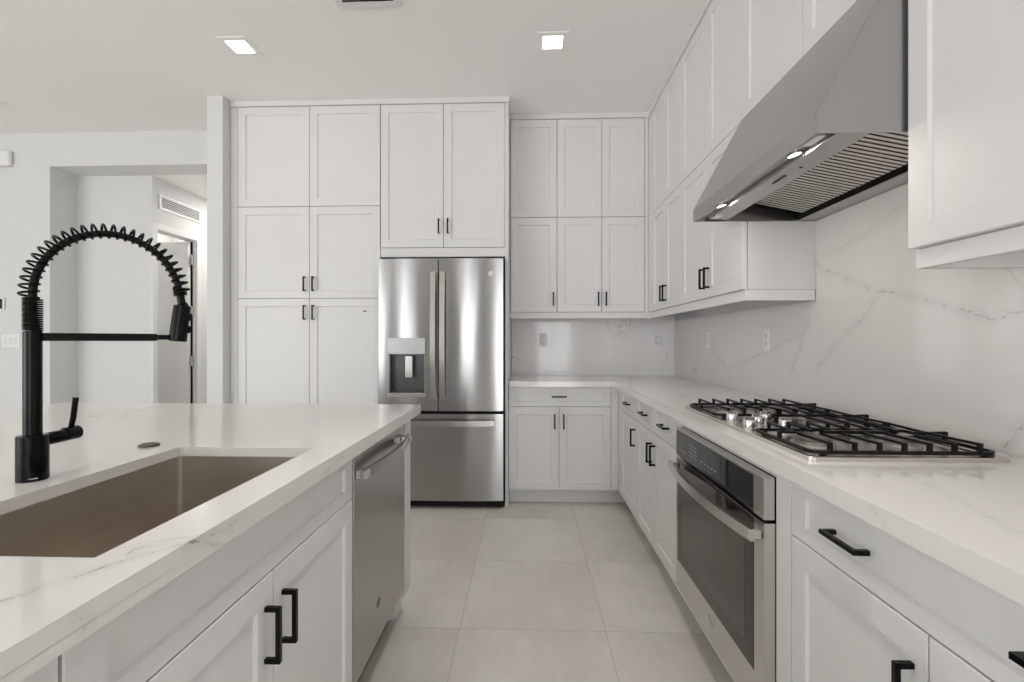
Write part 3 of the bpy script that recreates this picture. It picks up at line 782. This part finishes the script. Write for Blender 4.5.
obj('base_grille', BOX(0.01, FW, 0.03, 0.06, 0.012, 0.06), M['blackpl'], r)
dl = obj('door', curved_leaf(0.0, GX - 0.003, 0.708, DTOP, hole=DH), M['fsteel'], r, smooth=True)
drr = obj('door', curved_leaf(GX + 0.003, FW, 0.708, DTOP), M['fsteel'], r, smooth=True)
dz = obj('freezer_drawer', curved_leaf(0.0, FW, 0.063, 0.686), M['fsteel'], r, smooth=True)
obj('hinge_cover', BOX(0.02, 0.12, 0.0, 0.06, DTOP + 0.001, DTOP + 0.012), M['blackpl'], r)
# dispenser
yb = bulge(0.22)
bm = bmesh.new(); box(bm, DH[0] + 0.001, DH[1] - 0.001, 0.045, 0.05, DH[2], DH[3])
for x in (DH[0] + 0.0005, DH[1] - 0.0065): box(bm, x, x + 0.006, yb + 0.004, 0.05, DH[2], DH[3])
box(bm, DH[0], DH[1], yb + 0.004, 0.05, DH[3] - 0.006, DH[3]); box(bm, DH[0], DH[1], yb + 0.004, 0.05, DH[2], DH[2] + 0.006)
obj('dispenser_recess', bm, mat('dispenser_grey', (0.10, 0.10, 0.105), 0.3, 0.6), dl)
obj('dispenser_panel', BOX(DH[0] - 0.012, DH[1] + 0.008, yb - 0.008, yb + 0.006, DH[3] + 0.001, 1.232, 0.003, 2), mat('dispenser_silver', (0.42, 0.42, 0.42), 0.32, 0.7), dl)
obj('dispenser_tray', BOX(DH[0] - 0.01, DH[1] + 0.008, yb - 0.014, 0.04, DH[2] - 0.026, DH[2] + 0.002, 0.003, 2), M['chrome'], dl)
obj('dispenser_paddle', BOX((DH[0] + DH[1]) / 2 - 0.013, (DH[0] + DH[1]) / 2 + 0.04, yb + 0.006, yb + 0.016, 0.945, 1.10, 0.003, 2), M['chrome'], dl)
for k in range(5):
    for j in range(2): obj('dispenser_icon', BOX(DH[0] + 0.03 + k * 0.043, DH[0] + 0.042 + k * 0.043, yb - 0.0086, yb - 0.0078, 1.155 + j * 0.035, 1.158 + j * 0.035), M['grey'], dl)
# handles
for x0, lf in ((GX - 0.052, dl), (GX + 0.015, drr)):
    bm = bmesh.new(); n = 24; loops = []
    for i in range(n + 1):
        u = i / n; z = 0.79 + u * 0.915; y = -0.042 - 0.02 * (1 - (2 * u - 1) ** 2)
        loops.append([(x0, y, z), (x0 + 0.036, y, z), (x0 + 0.036, y + 0.012, z), (x0, y + 0.012, z)])
    loft(bm, loops, True, True)
    for z in (0.80, 1.66): box(bm, x0 + 0.004, x0 + 0.032, -0.036, -0.008, z, z + 0.035, 0.003)
    obj('handle', bm, M['steel'], lf)
bm = bmesh.new(); bow_bar(bm, FW - 0.12, 0.022, 0.04, 0.012, stand=0.05); hb = obj('handle', bm, M['steel'], dz); hb.location = (0.06, 0, 0.625)
for x in (0.062, FW - 0.098): obj('handle_bracket', BOX(x, x + 0.036, -0.055, 0.0, 0.608, 0.642, 0.003), M['chrome'], dz)
emblem(drr, (-0.265 - FXL, bulge(-0.265 - FXL) - 0.0005, 1.692), 0.020, (PI / 2, 0, 0), M['white_pl'])

# ------------------------------------------------------------------ built-in oven (local x towards the camera, y into the wall)
OF = 0.63
r = thing('wall_oven', 'built-in stainless wall oven with black glass and curved handle under the cooktop', 'oven', (OF, 2.003, 0), RIGHT)
W_ = 2.003 - 1.264
obj('oven_box', BOX(0.012, W_ - 0.012, 0.055, 0.60, 0.172, 0.84), M['gap'], r)
obj('control_fascia', BOX(0, W_, 0, 0.0292, 0.730, 0.845, 0.002), M['ovensteel'], r)
gx1 = 2.003 - 1.325
obj('control_glass', BOX(0.012, gx1, -0.002, 0.004, 0.733, 0.836, 0.0005), M['glassblk'], r)
bm = bmesh.new(); random.seed(3)
for k in range(4):
    for j in range(4): box(bm, 0.17 + k * 0.022, 0.178 + k * 0.022, -0.0026, -0.0019, 0.762 + j * 0.014, 0.766 + j * 0.014)
for k in range(4): box(bm, 0.05 + k * 0.022, 0.06 + k * 0.022, -0.0026, -0.0019, 0.76, 0.763)
for k in range(5): box(bm, 0.29 + k * 0.03, 0.305 + k * 0.03, -0.0026, -0.0019, 0.77, 0.773)
obj('control_marks', bm, M['grey'], r)
# door
bm = bmesh.new(); t0, t1, zA, zB = 0.0, 0.0292, 0.178, 0.722
wx0, wx1, wz0, wz1 = 0.022, gx1 + 0.005, 0.292, 0.668
for x0, x1, z0, z1 in ((0, wx0, zA, zB), (wx1, W_, zA, zB), (wx0, wx1, zA, wz0), (wx0, wx1, wz1, zB)): box(bm, x0, x1, t0, t1, z0, z1)
od = obj('door', bm, M['ovensteel'], r)
obj('window_glass', BOX(wx0 + 0.0005, wx1 - 0.0005, -0.001, 0.006, wz0 + 0.0005, zB - 0.004), M['ovenwin'], od)
bm = bmesh.new()
iw0, iw1, iz0, iz1 = wx0 + 0.06, wx1 - 0.055, wz0 + 0.05, wz1 - 0.03
obj('inner_window', BOX(iw0, iw1, -0.0016, -0.0009, iz0, iz1), mat('oven_inner_glass', (0.075, 0.062, 0.053), 0.06, 0.0, 0.5), od)
bm = bmesh.new(); bow_bar(bm, W_ - 0.01, 0.03, 0.032, 0.012, stand=0.034); hb = obj('handle', bm, M['ovensteel'], od); hb.location = (0.005, 0, 0.688)
for x in (0.006, W_ - 0.042): obj('handle_bracket', BOX(x, x + 0.036, -0.038, -0.0012, 0.675, 0.701, 0.003), M['chrome'], od)
emblem(od, (2.003 - 1.624, -0.0002, 0.248), 0.021, (PI / 2, 0, 0), M['grey'])

# ------------------------------------------------------------------ gas cooktop
KX0, KX1, KY0, KY1 = 0.69, 1.18, 1.168, 2.085
r = thing('gas_cooktop', 'five-burner stainless gas cooktop with black cast-iron grates set into the right countertop', 'cooktop', (0, 0, CTZ1 + 0.0004))
bm = bmesh.new()
loft(bm, [rrect(KX0, KX1, KY0, KY1, 0.02, 0), rrect(KX0, KX1, KY0, KY1, 0.02, 0.008), rrect(KX0 + 0.003, KX1 - 0.003, KY0 + 0.003, KY1 - 0.003, 0.018, 0.0105),
          rrect(KX0 + 0.014, KX1 - 0.014, KY0 + 0.014, KY1 - 0.014, 0.015, 0.0105), rrect(KX0 + 0.022, KX1 - 0.022, KY0 + 0.022, KY1 - 0.022, 0.012, 0.005)], True, True)
obj('tray', bm, M['traysteel'], r, smooth=True)
def burner(x, y, rad):
    bm = bmesh.new(); lathe(bm, [(rad * 1.15, 0.0052), (rad * 1.12, 0.011), (rad * 0.9, 0.0125), (rad * 0.9, 0.018), (rad * 0.5, 0.019)], 32, c=(x, y, 0)); b = obj('burner', bm, mat('burner_aluminium', (0.5, 0.47, 0.43), 0.45, 0.9), r, smooth=True)
    bm = bmesh.new(); lathe(bm, [(rad * 0.93, 0.0192), (rad * 0.95, 0.022), (rad * 0.9, 0.026), (rad * 0.3, 0.0275)], 32, c=(x, y, 0)); obj('burner_cap', bm, mat('burner_cap_grey', (0.12, 0.11, 0.10), 0.45), b, smooth=True)
BUR = [(0.80, 1.335, 0.05), (1.04, 1.335, 0.042), (1.02, 1.635, 0.06), (0.80, 1.925, 0.042), (1.04, 1.925, 0.05)]
for x, y, q in BUR: burner(x, y, q)
def bar(bm, p, q, wd=0.006, ht=0.007):
    p, q = Vector(p), Vector(q); d = (q - p); t = d.normalized(); s = t.cross(Vector((0, 0, 1))); 
    s = s.normalized() * wd / 2 if s.length > 1e-5 else Vector((wd / 2, 0, 0)); u = s.cross(t).normalized() * ht / 2
    A = [bm.verts.new(p + a_ * s + b_ * u) for a_, b_ in ((-1, -1), (1, -1), (1, 1), (-1, 1))]; C = [bm.verts.new(q + a_ * s + b_ * u) for a_, b_ in ((-1, -1), (1, -1), (1, 1), (-1, 1))]
    bm.faces.new(A[::-1]); bm.faces.new(C)
    for k in range(4): bm.faces.new((A[k], A[(k + 1) % 4], C[(k + 1) % 4], C[k]))
def finger(bm, p, q, zl, zh):
    """upright at p, then a top bar from p to q"""
    (x0, y0), (x1, y1) = p, q
    bar(bm, (x0, y0, zl), (x0, y0, zh + 0.0035), 0.0085, 0.010); bar(bm, (x0, y0, zh), (x1, y1, zh - 0.002), 0.0062, 0.007)
def grate(x0, x1, y0, y1, centres, nf, ends):
    bm = bmesh.new(); zl, zh = 0.018, 0.040
    P = rrect(x0, x1, y0, y1, 0.025, zl, 4)
    for i in range(len(P)): bar(bm, P[i], P[(i + 1) % len(P)], 0.008, 0.009)
    for x in (x0 + 0.03, x1 - 0.03):
        for y in (y0 + 0.004, y1 - 0.004): bar(bm, (x, y, 0.0055), (x, y, zl), 0.012, 0.012)
    ym = (y0 + y1) / 2
    for k in range(nf):
        x = x0 + 0.045 + (x1 - x0 - 0.09) * k / (nf - 1)
        near = min(abs(x - c[0]) for c in centres)
        for e, yy, s in ((0, y0, 1), (1, y1, -1)):
            ln = abs(ym - yy) - (0.028 if near < 0.03 else (0.0 if near > 0.07 else 0.012))
            finger(bm, (x, yy), (x, yy + s * ln), zl, zh)
    for c in centres:
        for s, xx in ((1, x0), (-1, x1)):
            if abs(c[0] - xx) < 0.2 or len(centres) == 1:
                finger(bm, (xx, c[1]), (c[0] - s * 0.03, c[1]), zl, zh)
    if len(centres) == 2:
        xm = (centres[0][0] + centres[1][0]) / 2
        bar(bm, (centres[0][0] + 0.03, ym, zh), (centres[1][0] - 0.03, ym, zh), 0.009, 0.009)
    obj('grate', bm, M['iron'], r)
grate(0.708, 1.16, 1.187, 1.483, [BUR[0], BUR[1]], 7, 1)
grate(0.708, 1.16, 1.777, 2.068, [BUR[3], BUR[4]], 7, 1)
grate(0.895, 1.16, 1.492, 1.768, [BUR[2]], 4, 1)
for i, (x, y) in enumerate(((0.732, 1.695), (0.732, 1.565), (0.79, 1.63), (0.848, 1.695), (0.848, 1.565))):
    bm = bmesh.new(); lathe(bm, [(0.024, 0.0052), (0.024, 0.009), (0.019, 0.0105), (0.0195, 0.034), (0.0185, 0.036)], 28, c=(x, y, 0)); box(bm, x - 0.0175, x + 0.0175, y - 0.005, y + 0.005, 0.0355, 0.043, 0.0015)
    obj('knob', bm, M['chrome'], r, smooth=True)

# ------------------------------------------------------------------ range hood
HL, HZ = 0.727, 1.735; HY0, HY1 = 1.2, 2.075
r = thing('range_hood', 'large sloping stainless steel range hood hanging above the gas cooktop', 'range hood', (0, 0, 0))
HB = ox - 0.002; HT = US - 0.0025; HC = 0.938
bm = bmesh.new()
sk = [(HL, HZ), (HL, HZ + 0.052), (HC, HT), (HB, HT), (HB, HZ)]
A = [bm.verts.new((x, HY0, z)) for x, z in sk]; C = [bm.verts.new((x, HY1, z)) for x, z in sk]
bm.faces.new(A[::-1]); bm.faces.new(C)
for i in range(4): bm.faces.new((A[i], A[i + 1], C[i + 1], C[i]))
es = [e for e in bm.edges if not (e.is_boundary)]
bmesh.ops.bevel(bm, geom=es, offset=0.002, segments=2, affect='EDGES')
cn = obj('canopy', bm, M['hsteel'], r)
sm = cn.modifiers.new('sheet', 'SOLIDIFY'); sm.thickness = 0.004; sm.offset = -1
# underside: light channel, control strip, baffle filters, rear trough
bm = bmesh.new(); prism(bm, [(HL + 0.005, HZ + 0.002), (HL + 0.055, HZ + 0.016), (HL + 0.055, HZ + 0.02), (HL + 0.005, HZ + 0.006)], HY0 + 0.005, HY1 - 0.005, 'Y')
ch = obj('light_channel', bm, M['hsteel'], r)
bm = bmesh.new(); prism(bm, [(HL + 0.056, HZ + 0.016), (HL + 0.06, HZ + 0.003), (HL + 0.138, HZ + 0.001), (HL + 0.142, HZ + 0.02)], HY0 + 0.006, HY1 - 0.03, 'Y')
cs = obj('control_strip', bm, M['hsteel'], r)
bm = bmesh.new(); prism(bm, [(HB - 0.075, HZ + 0.012), (HB - 0.07, HZ + 0.001), (HB - 0.004, HZ + 0.001), (HB - 0.004, HZ + 0.03), (HB - 0.075, HZ + 0.03)], HY0 + 0.006, HY1 - 0.006, 'Y'); obj('rear_trough', bm, M['hsteel'], r)
bm = bmesh.new(); prism(bm, [(HB - 0.10, HZ + 0.012), (HB - 0.076, HZ + 0.004), (HB - 0.076, HZ + 0.03), (HB - 0.10, HZ + 0.035)], HY0 + 0.006, HY1 - 0.006, 'Y'); obj('filter_gutter', bm, M['gap'], r)
fx0, fx1 = HL + 0.143, HB - 0.101
def fz(x): return HZ + 0.075 - 0.06 * (x - fx0) / (fx1 - fx0)
bm = bmesh.new(); prism(bm, [(fx0, fz(fx0) + 0.02), (fx1, fz(fx1) + 0.02), (fx1, fz(fx1) + 0.03), (fx0, fz(fx0) + 0.03)], HY0 + 0.006, HY1 - 0.006, 'Y'); obj('plenum', bm, M['gap'], r)
fy = [HY0 + 0.008 + k * (HY1 - HY0 - 0.08) / 3 for k in range(4)]
for k in range(3):
    bm = bmesh.new(); y = fy[k] + 0.002; pitch = 0.0222
    while y + pitch < fy[k + 1] + 0.004:
        prism2 = [(y, 0.0), (y + 0.0145, 0.0), (y + 0.0145, 0.010), (y + 0.012, 0.010), (y + 0.012, 0.003), (y + 0.0025, 0.003), (y + 0.0025, 0.010), (y, 0.010)]
        A = [bm.verts.new((fx0, a_, fz(fx0) + b_)) for a_, b_ in prism2]; C = [bm.verts.new((fx1, a_, fz(fx1) + b_)) for a_, b_ in prism2]
        bm.faces.new(A[::-1]); bm.faces.new(C)
        for i in range(8): bm.faces.new((A[i], A[(i + 1) % 8], C[(i + 1) % 8], C[i]))
        y += pitch
    obj('baffle_filter', bm, M['baffle'], r)
for y in (1.35, 1.85):
    bm = bmesh.new(); lathe(bm, [(0.021, -0.004), (0.021, 0.0), (0.0175, 0.0005), (0.017, 0.004)], 28); l = obj('lamp_ring', bm, M['chrome'], ch, smooth=True)
    l.location = (HL + 0.03, y, HZ + 0.0075); l.rotation_euler = (0, -0.27, 0)
    bm = bmesh.new(); lathe(bm, [(0.0172, -0.0045), (0.016, -0.0052), (0.001, -0.0055)], 24); q = obj('lamp', bm, M['hoodlamp'], l)
    hl = bpy.data.lights.new('hood_lamp', 'AREA'); hl.shape = 'DISK'; hl.size = 0.034; hl.energy = 0.45; hl.color = (1, 0.93, 0.84)
    ho_ = bpy.data.objects.new('hood_lamp_glow', hl); COL.objects.link(ho_); ho_.parent = l; ho_.location = (0, 0, -0.008)
bm = bmesh.new()
for k in range(5): box(bm, HL + 0.088, HL + 0.096, 1.51 + k * 0.016, 1.52 + k * 0.016, HZ - 0.0005, HZ + 0.0012)
obj('switch_marks', bm, M['dkgrey'], cs)
bm = bmesh.new(); lathe(bm, [(0.005, -0.001), (0.005, 0.002)], 16, c=(HL + 0.10, 1.44, HZ + 0.001)); obj('push_button', bm, M['blackpl'], cs)
obj('rating_label', BOX(HL + 0.018, HL + 0.040, 1.225, 1.29, HZ + 0.0035, HZ + 0.0045), M['white_pl'], ch).rotation_euler = (0, 0, 0)
obj('grip_tape', BOX(HL + 0.062, HL + 0.09, 1.985, 2.03, HZ - 0.001, HZ + 0.0025), M['white_pl'], cs)

# ------------------------------------------------------------------ wall plates
def outlet(label, loc, rz, rocker=False):
    r = thing('wall_outlet', label, 'outlet', loc, rz)
    obj('plate', BOX(-0.035, 0.035, -0.006, -0.0003, -0.057, 0.057, 0.002, 2), M['white_pl'], r)
    for s in (-1, 1):
        f = obj('socket', BOX(-0.016, 0.016, -0.008, -0.0061, s * 0.022 - 0.015, s * 0.022 + 0.015, 0.001), M['trim'], r)
        bm = bmesh.new()
        for x in (-0.006, 0.006): box(bm, x - 0.0012, x + 0.0012, -0.0084, -0.0079, s * 0.022 - 0.003, s * 0.022 + 0.006)
        box(bm, -0.002, 0.002, -0.0084, -0.0079, s * 0.022 - 0.010, s * 0.022 - 0.006); obj('slots', bm, M['slot'], f)
outlet('white outlet on the back backsplash nearest the refrigerator', (0.131, oy + 0.0005, 1.22), BACK)
outlet('white outlet on the back backsplash nearest the room corner', (1.10, oy + 0.0005, 1.22), BACK)
outlet('white outlet on the range wall backsplash nearest the room corner', (ox + 0.0005, 3.293, 1.217), RIGHT)
outlet('white outlet on the range wall backsplash midway between corner and hood', (ox + 0.0005, 2.498, 1.215), RIGHT)

# left wall: chime, thermostat, switches
r = thing('alarm_siren', 'white rounded plastic box high on the left wall at the photo edge', 'alarm', (-4.55, YL, 2.775))
obj('housing', BOX(-0.12, 0.12, -0.045, -0.0004, -0.066, 0.066, 0.02, 4), M['white_pl'], r); obj('seam', BOX(-0.10, 0.10, -0.0458, -0.0449, -0.001, 0.001), M['trim'], r)
r = thing('thermostat', 'dark square wall thermostat in a white frame on the left wall', 'thermostat', (-4.563, YL, 1.53))
obj('frame', BOX(-0.058, 0.058, -0.016, -0.0004, -0.054, 0.054, 0.006, 2), M['white_pl'], r); obj('screen', BOX(-0.047, 0.047, -0.018, -0.0161, -0.043, 0.043, 0.001), M['screen'], r)
r = thing('light_switch', 'white triple rocker switch plate on the left wall below the thermostat', 'switch', (-4.455, YL, 1.21))
obj('plate', BOX(-0.08, 0.08, -0.006, -0.0004, -0.057, 0.057, 0.002), M['white_pl'], r)
for k in (-1, 0, 1): obj('rocker', BOX(k * 0.046 - 0.016, k * 0.046 + 0.016, -0.009, -0.0061, -0.033, 0.033, 0.001), M['trim'], r)

# hall vent on the side wall
r = thing('wall_vent', 'white slatted air return grille above the hall door', 'vent', (HX, 4.45, 2.5), -PI / 2)
r.rotation_euler = (0, 0, PI / 2)   # front faces +X
bm = bmesh.new(); vw, vh = 0.27, 0.068
for x0, x1, z0, z1 in ((-vw, -vw + 0.022, -vh, vh), (vw - 0.022, vw, -vh, vh), (-vw + 0.022, vw - 0.022, vh - 0.018, vh), (-vw + 0.022, vw - 0.022, -vh, -vh + 0.018)): box(bm, x0, x1, -0.012, -0.0005, z0, z1)
obj('frame', bm, M['trim'], r)
obj('backing', BOX(-vw + 0.02, vw - 0.02, -0.003, -0.0007, -vh + 0.016, vh - 0.016), M['slot'], r)
for k in range(6):
    z = -vh + 0.026 + k * 0.0168
    bm = bmesh.new(); prism(bm, [(-0.011, z - 0.003), (-0.0035, z + 0.006), (-0.0035, z + 0.0075), (-0.011, z - 0.001)], -vw + 0.021, vw - 0.021, 'X'); obj('slat', bm, M['trim'], r)

# ------------------------------------------------------------------ ceiling fixtures
def downlight(label, x, y, s=0.058):
    r = thing('ceiling_light', label, 'ceiling light', (x, y, CZ), 0, 'square recessed ceiling lights')
    bm = bmesh.new(); o2 = 0.092
    gridslab(bm, [-o2, -s, s, o2], [-o2, -s, s, o2], {(1, 1)}, -0.006, -0.0004); obj('trim_ring', bm, M['ceil'], r)
    obj('lens', BOX(-s + 0.001, s - 0.001, -s + 0.001, s - 0.001, -0.004, -0.0006), M['lamp'], r)
    l = bpy.data.lights.new('downlight', 'SPOT'); l.spot_size = math.radians(62); l.spot_blend = 0.8; l.shadow_soft_size = 0.05; l.energy = 30; l.color = (1, 0.97, 0.93)
    lo = bpy.data.objects.new('downlight_glow', l); COL.objects.link(lo); lo.parent = r; lo.location = (0, 0, -0.012)
downlight('square recessed ceiling light above the island, left of the other lit one', -1.745, 2.765)
downlight('square recessed ceiling light above the aisle, nearer the range hood', 0.146, 2.787)
r = thing('ceiling_vent', 'white ceiling air vent cut off by the top edge of the photo', 'vent', (-0.84, 2.285, CZ))
bm = bmesh.new(); gridslab(bm, [-0.17, -0.135, 0.135, 0.17], [-0.17, -0.135, 0.135, 0.17], {(1, 1)}, -0.010, -0.0004); obj('frame', bm, M['trim'], r)
obj('backing', BOX(-0.134, 0.134, -0.134, 0.134, -0.003, -0.0006), M['gap'], r)
for k in range(6):
    y = -0.12 + k * 0.046; bm = bmesh.new(); prism(bm, [(y, -0.009), (y + 0.012, -0.0034), (y + 0.0135, -0.0034), (y + 0.002, -0.0095)], -0.134, 0.134, 'X'); obj('louver', bm, M['nickel'], r)
bm = bmesh.new(); lathe(bm, [(0.05, -0.0004), (0.05, -0.01), (0.04, -0.028), (0.001, -0.03)], 28); o = tag(obj('smoke_detector', bm, M['white_pl'], smooth=True), 'small round white detector on the ceiling at the left photo edge', 'detector'); o.location = (-3.955, 3.335, CZ)

# unseen fill lights added to brighten the hall and the room behind its door
for nm, x, y, e in (('hall_fill', -2.85, 5.0, 11), ('closet_fill', -4.1, 5.3, 16)):
    l = bpy.data.lights.new(nm, 'AREA'); l.shape = 'DISK'; l.size = 0.3; l.energy = e; l.color = (1, 0.97, 0.93)
    lo = bpy.data.objects.new(nm, l); COL.objects.link(lo); lo.location = (x, y, 2.70)
# added spots without fixtures, lifting the light on island front, counters and floor
for x, y, e in ((-1.745, 0.8, 22), (0.06, 0.95, 45), (0.0, -0.5, 60), (-1.745, -1.2, 50)):
    l = bpy.data.lights.new('room_fill', 'SPOT'); l.spot_size = math.radians(62); l.spot_blend = 0.8; l.shadow_soft_size = 0.05; l.energy = e; l.color = (1, 0.985, 0.965)
    lo = bpy.data.objects.new('room_fill', l); COL.objects.link(lo); lo.location = (x, y, CZ - 0.012)
